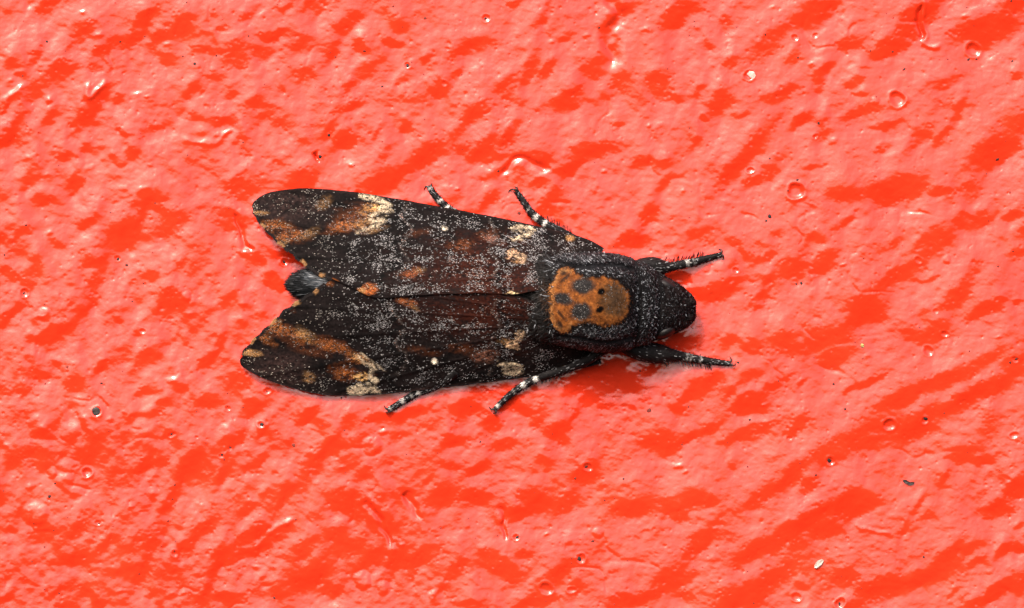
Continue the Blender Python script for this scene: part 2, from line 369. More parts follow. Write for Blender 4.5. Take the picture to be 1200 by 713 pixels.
# pin pricks left by the roller, thickest along the edges of the shelves
pn = 0
while pn < 3800:
    x, y = rng.uniform(-20, 1220), rng.uniform(-20, 733)
    i, j = np.searchsorted(GX, x), np.searchsorted(GY, y)
    tt = TILT[i, j]
    if rng.random() > .18 + 2.6 * tt * (1 - tt) + .25 * (vnoise(x / 40, y / 40, 7) > .6): continue
    pn += 1
    r = rng.uniform(1.0, 1.9); el = rng.uniform(.5, 1); a = rng.normal(.75, .5); dpt = rng.uniform(.2, .62)
    wi = window(x, y, 6)
    dx = XX[wi] - x; dy = y - YY[wi]
    H[wi] -= dpt * np.exp(-((dx * math.cos(a) + dy * math.sin(a)) ** 2 + ((dy * math.cos(a) - dx * math.sin(a)) / el) ** 2) / r ** 2)
# burst bubbles (rim and hollow) and whole bubbles
HOLES = [(112, 483, 6), (102, 553, 6), (116, 614, 3.5), (307, 498, 4), (201, 509, 3.5), (260, 533, 3), (270, 525, 2.6), (28, 344, 4.5), (138, 304, 3.5), (166, 387, 3), (333, 307, 4.5), (313, 459, 4),
         (880, 87, 6), (1050, 117, 9), (1140, 58, 8), (934, 223, 9), (1087, 413, 5), (1075, 306, 4), (1041, 498, 7), (972, 540, 5), (1085, 492, 4.5), (862, 316, 4), (688, 548, 5.5), (984, 708, 6), (268, 477, 3),
         (1191, 422, 4), (606, 630, 4), (681, 655, 5), (670, 690, 4), (956, 160, 3), (932, 44, 4), (957, 42, 3), (568, 23, 4), (478, 77, 3.5), (520, 98, 3), (923, 515, 3), (1107, 390, 4), (640, 690, 7), (935, 700, 5), (58, 22, 0.1), (206, 650, 4), (190, 484, 2.4), (230, 513, 2.4), (880, 200, 4), (1098, 365, 3), (1190, 510, 4)]
for (x, y, r) in HOLES:
    wi = window(x, y, r * 3)
    d = np.hypot(XX[wi] - x + .45 * WXL[wi] + .2 * WX[wi], (YY[wi] - y) * 1.1 + .45 * WYL[wi] + .2 * WY[wi]) / r
    H[wi] += -.26 * r * np.exp(-d ** 4 * 1.4) + .10 * r * np.exp(-((d - 1.1) / .3) ** 2)
for (x, y, r) in [(219, 348, 6), (437, 521, 10), (52, 368, 7), (424, 680, 9), (42, 603, 13), (450, 690, 7), (511, 700, 8), (75, 565, 9), (60, 555, 6), (1108, 305, 5), (700, 625, 6), (1025, 118, 5)]:
    wi = window(x, y, r * 3)
    d = np.hypot(XX[wi] - x + .4 * WX[wi], (YY[wi] - y + .4 * WY[wi])) / r
    H[wi] += .15 * r * np.exp(-d ** 3) - .04 * r * np.exp(-((d - 1.25) / .3) ** 2)
H -= H[(XX > 0) & (XX < 1200) & (YY > 0) & (YY < 713)].mean()
# keep the paint level under the moth
H -= 0


def wall_h(x, y):
    i = np.clip(np.searchsorted(GX, x) - 1, 0, len(GX) - 2); j = np.clip(np.searchsorted(GY, y) - 1, 0, len(GY) - 2)
    fx = (x - GX[i]) / (GX[i + 1] - GX[i]); fy = (y - GY[j]) / (GY[j + 1] - GY[j])
    return (H[i, j] * (1 - fx) + H[i + 1, j] * fx) * (1 - fy) + (H[i, j + 1] * (1 - fx) + H[i + 1, j + 1] * fx) * fy


nx, ny = XX.shape
Vw = np.stack([(XX - CX) * S, (CY - YY) * S, H * S], -1).reshape(-1, 3)
I = np.arange(nx * ny).reshape(nx, ny)
Q = np.stack([I[:-1, :-1], I[:-1, 1:], I[1:, 1:], I[1:, :-1]], -1).reshape(-1, 4)
# back and rim, so that the wall is a slab
bt = []
e = [I[0, 0], I[0, -1], I[-1, -1], I[-1, 0]]
nb = len(Vw)
back = Vw[e].copy(); back[:, 2] = -600 * S
Vw = np.vstack([Vw, back])
wall_me = mesh_from('wall', Vw, Q, mat=M_PAINT)
wall = top_object('wall', wall_me, 'lumpy wall coated in thick glossy red paint behind the moth', None, kind='structure')

# ---------------------------------------------------------------- the moth
moth = link(bpy.data.objects.new('moth', None))
moth.empty_display_size = .005
moth.matrix_world = W2
moth['label'] = 'dark brown moth with orange skull mark resting head right on red wall'
moth['category'] = 'moth'

XS = [342, 346, 352, 365, 385, 450, 550, 620, 655, 680, 700, 720, 738, 747, 752, 760, 768, 774, 785, 795, 804, 810, 813.5, 815.5]
YC = [334, 334, 334, 335, 337, 343, 346, 349, 351, 353, 354, 355, 356, 356, 356, 357, 358, 359, 360, 361, 362, 362.5, 363, 363]
WD = [.5, 8, 13, 17.5, 19, 32, 42, 48, 53, 56, 58, 57, 53.5, 50, 49, 45.5, 41.5, 37.5, 32, 27.5, 21.5, 16, 11.5, 4]
TP = [20, 26, 29, 31, 33, 40, 46, 54, 78, 91, 95, 91, 82, 72, 70, 69, 64, 58, 55, 50, 43, 38, 34, 28]
BT = [17, 12, 9, 7, 6, 6, 6, 6, 6, 6, 6, 7, 8, 9, 9, 10, 11, 12, 13, 14, 15, 17, 20, 26]


def prof(x, A): return np.interp(x, XS, A)


def smooth_prof(A, xs):
    y = np.interp(xs, XS, A)
    kx = np.array([1, 2, 3, 2, 1.]) / 9
    p = np.pad(y, 2, mode='edge')
    return np.convolve(p, kx, 'valid')


DARK = np.array([.0075, .0068, .0075]); ORANGE = np.array([.205, .066, .0140]); DORANGE = np.array([.11, .032, .009])
SLATE = np.array([.017, .018, .021]); BLACK = np.array([.004, .0035, .0035])
SKULL = np.array([(644, 344), (646, 333), (648, 328), (652, 318.5), (660, 313), (671, 314.5), (675, 320), (684, 324.5), (695, 325), (703, 324.5), (714, 327), (726, 331), (733, 338), (737.5, 347), (738, 357), (733, 370), (727, 376), (719, 380), (708, 382.5), (700, 380), (692, 379), (680, 379.5), (670, 382), (668, 388), (657.5, 391), (649, 384), (644, 375), (643.5, 362)])


def poly_sd(x, y, P):
    """signed distance, positive inside"""
    x = x.ravel(); y = y.ravel()
    d = np.full(x.shape, 1e9); ins = np.zeros(x.shape, bool)
    for (x0, y0), (x1, y1) in zip(P, np.roll(P, -1, 0)):
        ex, ey = x1 - x0, y1 - y0
        t = np.clip(((x - x0) * ex + (y - y0) * ey) / (ex * ex + ey * ey), 0, 1)
        d = np.minimum(d, np.hypot(x - x0 - t * ex, y - y0 - t * ey))
        c = ((y0 > y) != (y1 > y)) & (x < (x1 - x0) * (y - y0) / (y1 - y0 + 1e-12) + x0)
        ins ^= c
    return np.where(ins, d, -d)


def ell(x, y, cx, cy, rx, ry, ang=0, soft=.35, nz=None):
    a = math.radians(ang); dx = x - cx; dy = -(y - cy)
    u = (dx * math.cos(a) + dy * math.sin(a)) / rx; v = (-dx * math.sin(a) + dy * math.cos(a)) / ry
    r = np.sqrt(u * u + v * v)
    if nz is not None: r = r + nz
    return sstep(1 + soft, 1 - soft, r)


def mixc(c, m, col): return c * (1 - m[..., None]) + np.asarray(col) * m[..., None]


def body_color(x, y):
    """pigment of the body seen from above and how pale / how long its hairs are"""
    x = x.ravel(); y = y.ravel()
    n = fbm(x / 6, y / 6, 3, 31); n2 = fbm(x / 2.5, y / 2.5, 2, 35)
    c = np.tile(DARK, (len(x), 1)) * (1 + .4 * n)[:, None]
    pale = np.full(len(x), .50)
    # tufted sides a little slatier
    c = mixc(c, .5 * sstep(20, 45, np.abs(y - 352)) * sstep(640, 670, x) * sstep(752, 740, x), SLATE)
    # abdomen tip: blue-grey in the middle
    tip = sstep(395, 380, x)
    c = mixc(c, tip, [.006, .0065, .0075])
    c = mixc(c, tip * ell(x, y, 374, 330, 13, 6, -20, .7), [.055, .067, .078])
    pale = np.where(x < 395, .10 + .65 * ell(x, y, 376, 330, 14, 7, -20, .7), pale)
    # waist tuft between the wings
    tu = sstep(600, 606, x) * sstep(648, 642, x)
    c = mixc(c, tu, [.010, .0085, .008]); pale = pale * (1 - .9 * tu)
    c = mixc(c, ell(x, y, 641, 347, 5, 16, 0, .4) * .6, [.05, .022, .010])
    # head darker, a bit brown
    hd = sstep(770, 780, x); c = mixc(c, hd * .8, np.array([.010, .0072, .0070]) * np.clip(1 + 1.2 * n + .8 * n2, .3, 2.2)[:, None]); pale = pale * (1 - .65 * hd)
    pale = pale * (1 - .25 * sstep(745, 752, x))
    # skull
    sd = poly_sd(x, y, SKULL) + 1.6 * n + 1.8 * n2
    c = mixc(c, .85 * sstep(-6, -1.5, sd), BLACK); pale = pale * (1 - .8 * sstep(-5, -1, sd))
    m = sstep(-1.4, 2.0, sd)
    o = ORANGE * (1 + .35 * n + .2 * n2)[:, None]
    o = mixc(o, .6 * sstep(.45, -.35, n2 + .6 * n), DORANGE)
    o = mixc(o, ell(x, y, 719, 352, 17, 22, 0, .35, .3 * n) * .85, [.058, .030, .013])
    o = mixc(o, ell(x, y, 720, 347, 8, 14, 0, .6, .3 * n2) * .5, [.022, .018, .014])
    for (ex, ey, rx, ry, ag) in [(683, 335, 13.2, 10, -8), (681, 365.5, 12.8, 10.5, 5), (659, 350, 11, 7.5, -20)]:
        o = mixc(o, ell(x, y, ex, ey, rx, ry, ag, .3, .2 * n), [.018, .016, .0158])
    o = mixc(o, ell(x, y, 689, 325, 12, 2.6, -4, .5) * .6, BLACK); o = mixc(o, ell(x, y, 687, 378.5, 12, 2.6, 2, .5) * .6, BLACK)
    o = mixc(o, ell(x, y, 660, 319, 5, 4, 20, .4), [.03, .014, .008]); o = mixc(o, ell(x, y, 655.5, 381, 4, 5, 20, .4), [.03, .014, .008])
    o = mixc(o, ell(x, y, 662, 326, 9, 2.0, 42, .4) * .9, [.014, .009, .007]); o = mixc(o, ell(x, y, 657, 369, 8, 2.0, -50, .4) * .8, [.014, .009, .007])
    for (ex, ey, rx, ry, ag) in [(704.5, 342, 4.6, 4.2, 30), (703, 363, 5, 3.7, 20)]:
        o = mixc(o, ell(x, y, ex, ey, rx, ry, ag, .2), [.0015, .001, .001])
    edge = sstep(4.5, .5, np.abs(sd - 2)) * m * (x < 670)
    o = mixc(o, .35 * edge, [.42, .20, .07])
    c = c * (1 - m[:, None]) + o * m[:, None]
    grey = np.zeros(len(x))
    for (ex, ey, rx, ry) in [(683, 333, 12, 8.5), (681, 366, 11, 10), (659, 350, 9.5, 6.5), (720, 351, 14, 19)]:
        grey = np.maximum(grey, ell(x, y, ex, ey, rx, ry, 0, .3) * (.35 if ex == 720 else .75))
    return c, pale, m, grey


GROOVES = [(spline([(652, 306), (668, 311), (685, 312.5), (702, 311), (722, 311), (740, 316)], 60), 3.4, 7.0),
           (spline([(650, 393), (665, 395), (680, 396), (697, 400), (716, 401), (738, 396)], 60), 3.4, 7.0),
           (spline([(742, 302), (747.5, 325), (749.5, 355), (747, 385), (741, 410)], 80), 2.2, 6.0),
           (spline([(766, 314), (771.5, 335), (773, 358), (771, 382), (764, 404)], 60), 2.2, 2.2)]


def body_point(x, ph):
    yc = np.interp(x, BXS, B_yc); wd = np.interp(x, BXS, B_wd); tp = np.interp(x, BXS, B_tp); bt = np.interp(x, BXS, B_bt)
    hc = (tp + bt) / 2 * .9 + bt * .1; c = np.cos(ph); s = np.sin(ph)
    cy = np.sign(c) * np.abs(c) ** .92
    y = yc - wd * cy * 1.0
    h = np.where(s > 0, hc + (tp - hc) * np.abs(s) ** .9, hc + (hc - bt) * s)
    return y, h


BXS = np.concatenate([342 + np.array([0, .5, 1.2, 2, 3]), np.arange(346, 813, 1.25), [813.3, 814, 814.7, 815.2, 815.5]])
B_yc, B_wd, B_tp, B_bt = [smooth_prof(A, BXS) for A in (YC, WD, TP, BT)]
NPH = 220
ph = np.linspace(0, 2 * math.pi, NPH, endpoint=False)
XB, PH = np.meshgrid(BXS, ph, indexing='ij')
YB, HB = body_point(XB, PH)
topm = sstep(0, .35, np.sin(PH))
dsp = .8 * fbm(XB / 9, YB / 9, 2, 41) + .4 * fbm(XB / 3, YB / 3, 2, 44)
for P_, wd_, dp_ in GROOVES:
    d2 = np.full(XB.shape, 1e9)
    for p in P_: d2 = np.minimum(d2, (XB - p[0]) ** 2 + (YB - p[1]) ** 2)
    dsp = dsp - dp_ * np.exp(-d2 / wd_ ** 2) * topm
# middle of the face: a shallow furrow between the palps
dsp -= 3.0 * np.exp(-((YB - 363) / 4) ** 2) * sstep(800, 814, XB)
HB = HB + dsp * topm
bc, _, _, _ = body_color(XB, YB)
Vb = loc(XB, YB, HB).reshape(-1, 3)
nb_, np_ = XB.shape
I = np.arange(nb_ * np_).reshape(nb_, np_)
J = np.roll(I, -1, 1)
Qb = np.stack([I[:-1], I[1:], J[1:], J[:-1]], -1).reshape(-1, 4)
c0 = len(Vb); ends = loc([341.5, 815.8], [334, 363], [19, 27]); Vb = np.vstack([Vb, ends]); bc = np.vstack([bc, DARK, DARK])
Tb = np.vstack([np.stack([np.full(np_, c0), I[0], J[0]], -1), np.stack([np.full(np_, c0 + 1), J[-1], I[-1]], -1)])
body = child('body', mesh_from('body', Vb, Qb, Tb, col=bc, mat=M_BODY), moth)


def needles(B, D, Lg, wd, col, up):
    """flat pointed hairs: base points, directions, lengths, widths (all in local metres)"""
    D = D / np.linalg.norm(D, axis=1, keepdims=True)
    side = np.cross(D, up); side /= np.linalg.norm(side, axis=1, keepdims=True) + 1e-12
    hw = (wd / 2)[:, None] * side
    mid = B + D * (Lg * .6)[:, None] + up * (Lg * .05)[:, None]
    V_ = np.stack([B - hw * .7, B + hw * .7, mid + hw, mid - hw, B + D * Lg[:, None]], 1)
    n = len(B); b = np.arange(n)[:, None] * 5
    q = (b + np.array([[0, 1, 2, 3]])); t = (b + np.array([[3, 2, 4]]))
    return V_.reshape(-1, 3), q, t, np.repeat(col, 5, 0)


def body_hair(n=30000):
    x = rng.uniform(343, 815, n * 3)
    wgt = np.where(x < 398, .7, np.where(x < 600, 0.0, np.where(x > 768, 1.0, .75)))
    x = x[rng.random(len(x)) < wgt][:n]
    n = len(x)
    p = rng.uniform(-.35, math.pi + .35, n)
    y, h = body_point(x, p)
    y2, h2 = body_point(x, p + .02); y3, h3 = body_point(x + 1, p)
    t1 = np.stack([0 * x, -(y2 - y), h2 - h], -1); t2 = np.stack([0 * x + 1, -(y3 - y), h3 - h], -1)
    nn = np.cross(t2, t1); nn /= np.linalg.norm(nn, axis=1, keepdims=True)
    nn *= np.sign(np.sum(nn * np.stack([0 * x, np.cos(p), np.sin(p) + .01], -1), 1))[:, None]
    c, pale, sk, grey = body_color(x - np.where(x < 398, 6, np.where(x > 770, 1.5, 2.2)), y)
    gd = np.zeros(n)
    for P_, wd_, dp_ in GROOVES:
        d2 = np.full(n, 1e9)
        for p_ in P_: d2 = np.minimum(d2, (x - 2.5 - p_[0]) ** 2 + (y - p_[1]) ** 2)
        gd = np.maximum(gd, np.exp(-d2 / (wd_ * 1.15) ** 2))
    # lie of the hair: backwards, fanning out
    f = np.stack([-np.ones(n), .25 * np.cos(p), 0 * x], -1) + rng.normal(0, .6, (n, 3)) * (x > 600)[:, None]
    f = f - nn * np.sum(f * nn, 1)[:, None]
    lift = np.where(x > 770, .45, np.where(x < 398, .18, .50)) + rng.normal(0, .15, n)
    d = f / np.linalg.norm(f, axis=1, keepdims=True) + nn * np.clip(lift, .05, 1)[:, None]
    ln = np.where(x < 398, rng.uniform(9, 17, n), np.where(x > 770, rng.uniform(2.4, 4.6, n), rng.uniform(2.2, 4.8, n)))
    ln = np.where((x > 600) & (x < 648), rng.uniform(7, 12, n), ln)
    ln = ln * (1 - .55 * sk) * (1 - .96 * gd)
    pale = pale * (1 - gd)
    wdt = np.where(x < 398, .8, .95) * rng.uniform(.7, 1.3, n)
    isp = rng.random(n) < pale * (1 - sk) * 1.0
    g = .025 + .34 * rng.random(n) ** 2.0
    tint = np.stack([g * .93, g * .97, g * 1.04], -1)
    col = c * rng.uniform(.6, 1.6, n)[:, None]
    col = np.where(isp[:, None], tint, col)
    ispk = rng.random(n) < grey * .75 * sk
    gs = rng.uniform(.03, .22, n)
    col = np.where(ispk[:, None], np.stack([gs, gs * .95, gs * .9], -1), col)
    B = loc(x, y, h); 
    return needles(B - nn * .3 * S, d, ln * S, wdt * S, col, nn)


v_, q_, t_, c_ = body_hair()
child('fur', mesh_from('fur', v_, q_, t_, col=c_, mat=M_HAIR), body, kind='stuff')

# eyes and palps
def blob(cx, cy, h, rx, ry, rz, ang, n=28, bump=0):
    u = np.linspace(0, math.pi, n); v = np.linspace(0, 2 * math.pi, 2 * n, endpoint=False)
    Uu, Vv = np.meshgrid(u, v, indexing='ij')
    k = 1 + bump * fbm(Uu * 5, Vv * 3, 2, 51)
    X_ = np.sin(Uu) * np.cos(Vv) * rx * k; Y_ = np.sin(Uu) * np.sin(Vv) * ry * k; Z_ = np.cos(Uu) * rz * k
    a = math.radians(ang)
    P = loc(cx + X_ * math.cos(a) - Y_ * math.sin(a), cy - (X_ * math.sin(a) + Y_ * math.cos(a)), h + Z_)
    I = np.arange(P.shape[0] * P.shape[1]).reshape(P.shape[:2]); J = np.roll(I, -1, 1)
    return P.reshape(-1, 3), np.stack([I[:-1], I[1:], J[1:], J[:-1]], -1).reshape(-1, 4)


for (cx, cy, ag) in ((781, 334.5, -30), (779, 389, 24)):
    v_, q_ = blob(cx, cy, 36, 15, 8, 15, ag)
    child('eye', mesh_from('eye', v_, q_, mat=M_EYE), moth)
for (cx, cy, ag) in ((805.5, 354, -12), (804.5, 372.5, 14)):
    v_, q_ = blob(cx, cy, 28, 10.5, 7, 14, ag, bump=.12)
    child('palp', mesh_from('palp', v_, q_, col=np.tile([.013, .010, .010], (len(v_), 1)), mat=M_BODY), moth)

# ---------------------------------------------------------------- wings
CREAM = [.56, .44, .30]; TAN = [.34, .17, .062]; OCHRE = [.24, .068, .014]; BROWN = [.095, .026, .008]; RUST = [.034, .0075, .0040]; PURP = [.030, .0165, .0150]; NIGHT = [.0035, .003, .003]
BASE = [.0070, .0048, .0047]
UP_PAINT = [  # x, y, rx, ry, turn, colour, strength, softness
 (560, 315, 90, 34, 4, RUST, .75, .6), (585, 325, 40, 22, 0, RUST, .6, .5), (560, 338, 26, 9, 0, RUST, .9, .4), (595, 305, 14, 22, 70, NIGHT, .6, .6), (470, 300, 50, 20, -10, NIGHT, .4, .7),
 (340, 245, 40, 18, -10, PURP, .7, .6), (330, 270, 22, 10, -15, BROWN, .65, .5), (326, 263, 17, 4, -10, OCHRE, .75, .5), (343, 277, 19, 6, 8, BROWN, .85, .5), (340, 276, 13, 4, 12, OCHRE, .6, .6), (364, 273, 11, 4, 25, TAN, .4, .7),
 (300, 250, 12, 2.6, 0, TAN, .85, .5), (312, 267, 11, 2.6, 5, OCHRE, .8, .5), (329, 285, 9, 2.4, 10, TAN, .6, .5), (388, 280, 30, 10, 5, NIGHT, .5, .6), (370, 256, 28, 9, 10, NIGHT, .45, .6),
 (408, 266, 25, 9, 8, BROWN, .9, .5), (405, 266, 17, 5.5, 10, OCHRE, .8, .5), (425, 262, 13, 5, 20, TAN, .5, .6), (420, 248, 22, 8, 5, BROWN, .9, .5), (436, 246, 12, 6, 5, TAN, .6, .5), (440, 244, 6, 4, 0, [.6, .33, .12], .8, .4),
 (404, 240, 14, 9, 30, NIGHT, .75, .6), (380, 238, 8, 5, 40, TAN, .40, .8), (433, 232, 11, 4, -12, CREAM, .85, .5), (446, 237, 9, 2.6, -25, CREAM, .7, .6), (452, 246, 9, 3.2, -8, CREAM, .75, .5), (447, 257, 12, 2.8, 22, CREAM, .6, .6), (440, 270, 13, 2.6, 18, TAN, .5, .6),
 (463, 268, 22, 8, 10, NIGHT, .5, .6), (433, 339, 10.5, 6, 15, [.33, .085, .018], .95, .35), (425, 341, 4, 3, 0, TAN, .8, .4), (391, 329, 5, 2.6, -20, OCHRE, .8, .5),
 (482, 321, 13, 5.5, 18, [.20, .052, .016], .85, .5), (492, 317, 7, 3, 10, TAN, .3, .7), (540, 288, 13, 6, 10, BROWN, .8, .6), (575, 275, 12, 6, -10, BROWN, .7, .6), (492, 272, 18, 4, 8, BROWN, .35, .6),
 (521, 268, 3.9, 2.6, -25, [.86, .74, .58], 1, .25), (579, 280, 10, 4, -20, [.22, .09, .06], .7, .6),
 (612, 271, 13, 4.5, -8, CREAM, .5, .45), (612, 276, 9, 2.5, -8, NIGHT, .8, .5), (606, 280, 10, 2.2, -12, CREAM, .5, .6), (600, 297, 8, 6, 30, [.5, .28, .16], .8, .5), (611, 303, 8, 5, -30, [.55, .36, .22], .75, .5), (606, 306, 6, 3, 0, TAN, .5, .5),
 (599, 345.5, 7.5, 3.6, 5, [.66, .46, .25], 1, .35), (668, 279.5, 5, 3.4, 0, TAN, .9, .4), (560, 262, 26, 6, -14, NIGHT, .6, .6), (640, 275, 12, 7, 0, NIGHT, .6, .6), (640, 300, 20, 18, 0, [.009, .0085, .009], .7, .6)]
LO_PAINT = [
 (560, 375, 90, 32, -4, RUST, .55, .6), (585, 365, 34, 17, 0, RUST, .85, .5), (545, 365, 30, 10, 10, RUST, .7, .5), (595, 385, 14, 20, 110, NIGHT, .6, .6), (470, 395, 55, 18, 8, NIGHT, .45, .7),
 (330, 430, 42, 18, 8, PURP, .7, .6), (328, 388, 25, 8.5, -24, BROWN, .9, .5), (322, 384, 15, 5, -30, OCHRE, .75, .5), (347, 393, 17, 5, -22, OCHRE, .7, .6), (360, 394, 13, 5, -28, TAN, .65, .6),
 (295, 414, 10, 3.6, -12, TAN, .85, .5), (312, 398, 11, 4.6, -25, OCHRE, .85, .5), (340, 361, 9, 2.6, -40, BROWN, .7, .5), (322, 372, 8, 2.2, -40, TAN, .5, .5), (345, 410, 34, 6, -14, NIGHT, .5, .6), (380, 428, 22, 9, -10, NIGHT, .8, .6), (365, 412, 20, 5, -15, BROWN, .4, .6),
 (387, 405, 20, 7.5, -20, BROWN, .95, .5), (388, 406, 12, 5, -20, OCHRE, .6, .6), (412, 416, 15, 6, -25, OCHRE, .75, .5), (420, 419, 9, 3.5, -25, TAN, .7, .6),
 (408, 437, 20, 8, -10, BROWN, .9, .5), (404, 438, 10, 5.5, -5, OCHRE, .9, .5), (424, 441, 9, 5.5, 0, [.58, .33, .12], .9, .45), (362, 441, 7, 5, -50, TAN, .55, .7), (418, 458, 13, 5, 8, CREAM, .9, .5), (436, 454, 10, 3.4, -30, CREAM, .8, .6), (438, 445, 7, 3, -20, CREAM, .75, .6), (434, 430, 12, 2.6, -28, CREAM, .55, .6), (441, 460, 7, 3, 0, CREAM, .5, .6),
 (428, 424, 12, 2.6, -20, TAN, .6, .6), (463, 425, 22, 8, -10, NIGHT, .6, .6), (477, 355, 12, 5, -28, [.22, .062, .018], .8, .5), (486, 361, 6, 3, -40, TAN, .35, .6),
 (509, 423.5, 3.3, 3.2, 0, [.86, .74, .58], 1, .25), (568, 417, 12, 7, 15, [.20, .08, .05], .75, .6), (540, 408, 14, 6, -8, BROWN, .5, .7), (490, 410, 22, 5, -10, BROWN, .35, .7),
 (599, 433, 13, 5.5, 4, CREAM, .6, .45), (600, 428, 7, 2.5, 10, NIGHT, .6, .5), (590, 425, 8, 2.4, -10, CREAM, .5, .6), (600, 404, 9, 6, -40, [.55, .35, .2], .85, .5), (610, 393, 7, 5, 50, [.55, .38, .24], .75, .5), (590, 400, 7, 4, 0, TAN, .55, .5),
 (661, 432, 5, 3, 20, TAN, .85, .4), (560, 440, 26, 6, 8, NIGHT, .6, .6), (640, 420, 14, 7, 0, NIGHT, .6, .6), (640, 395, 20, 18, 0, [.009, .0085, .009], .7, .6), (387, 333, 4, 3, 0, OCHRE, .4, .5)]
UP_FROST = [(340, 230, 45, 10, -3, .45), (370, 240, 40, 12, -6, .5), (300, 240, 16, 7, 0, .35), (440, 295, 55, 32, -10, .55), (510, 262, 50, 16, -10, .5), (520, 310, 60, 16, 0, .55), (575, 330, 38, 14, 0, .55), (620, 300, 50, 34, -20, .75), (640, 285, 40, 12, -10, .7), (550, 262, 30, 10, -14, .6), (415, 325, 34, 10, -20, .55), (470, 338, 40, 10, 0, .6), (620, 330, 26, 10, 0, .8), (455, 280, 20, 10, 0, .6), (395, 285, 30, 10, 0, .35), (590, 290, 30, 12, -10, .45)]
LO_FROST = [(330, 440, 44, 11, 10, .40), (370, 452, 45, 9, 5, .45), (300, 428, 18, 8, 0, .3), (445, 390, 60, 26, 8, .50), (510, 440, 50, 13, 6, .55), (520, 385, 60, 16, 0, .55), (575, 366, 36, 14, 0, .45), (620, 395, 50, 34, 20, .75), (630, 420, 40, 14, 8, .7), (550, 438, 30, 10, 8, .55), (420, 362, 44, 14, 8, .6), (470, 370, 45, 14, 0, .6), (620, 365, 26, 10, 0, .75), (455, 420, 26, 12, 0, .6), (350, 380, 22, 10, 30, .2), (590, 445, 30, 8, 5, .5)]


GREY = [.060, .048, .042]
UP_LINES = [([(580, 256), (588, 274), (581, 292), (592, 310), (583, 328), (590, 342)], 3.6, NIGHT, .9), ([(573, 256), (580, 274), (573, 292), (584, 310), (575, 330)], 1.6, GREY, .6), ([(640, 270), (646, 284), (638, 300), (644, 318)], 3.5, NIGHT, .8),
            ([(472, 236), (462, 254), (474, 270), (461, 288), (470, 306), (452, 322), (446, 338)], 3.6, NIGHT, .9), ([(480, 238), (471, 254), (483, 270), (470, 289), (479, 307), (462, 326)], 1.5, GREY, .6), ([(532, 250), (524, 268), (534, 285), (526, 300)], 3, NIGHT, .8), ([(415, 300), (426, 312), (412, 324)], 2.5, NIGHT, .8),
            ([(425, 230), (441, 235), (457, 241), (448, 244), (459, 248), (446, 249), (434, 257), (446, 261), (429, 269), (418, 273)], 2.0, CREAM, .95), ([(424, 230), (436, 231.5), (446, 234)], 3.2, CREAM, .95), ([(600, 268), (612, 266), (624, 269), (622, 275), (610, 278), (602, 282)], 1.9, CREAM, .95), ([(596, 297), (606, 300), (612, 306)], 2.2, [.55, .36, .22], .8),
            ([(455, 258), (442, 266), (430, 275)], 1.2, CREAM, .6)]
LO_LINES = [([(592, 348), (585, 362), (594, 380), (584, 398), (591, 415), (580, 442)], 3.6, NIGHT, .9), ([(583, 352), (577, 364), (586, 381), (576, 399), (583, 416), (573, 440)], 1.6, GREY, .6), ([(642, 374), (648, 390), (640, 408), (646, 424)], 3.5, NIGHT, .8),
            ([(446, 350), (452, 364), (466, 382), (455, 400), (468, 420), (456, 438), (464, 458)], 3.6, NIGHT, .9), ([(456, 356), (462, 368), (475, 384), (464, 402), (477, 420), (466, 440)], 1.5, GREY, .6), ([(526, 392), (534, 408), (522, 426), (530, 446)], 3, NIGHT, .8), ([(410, 366), (424, 378), (412, 390)], 2.5, NIGHT, .8),
            ([(412, 459), (424, 452), (433, 456), (440, 446), (432, 441), (438, 431), (427, 424), (419, 416)], 2.0, CREAM, .95), ([(412, 458), (424, 460)], 3.2, CREAM, .95), ([(586, 428), (600, 427), (612, 431), (608, 438), (594, 439)], 1.9, CREAM, .95), ([(596, 406), (606, 400), (612, 390)], 2.2, [.55, .36, .22], .8),
            ([(450, 434), (438, 425), (424, 414)], 1.2, CREAM, .6)]


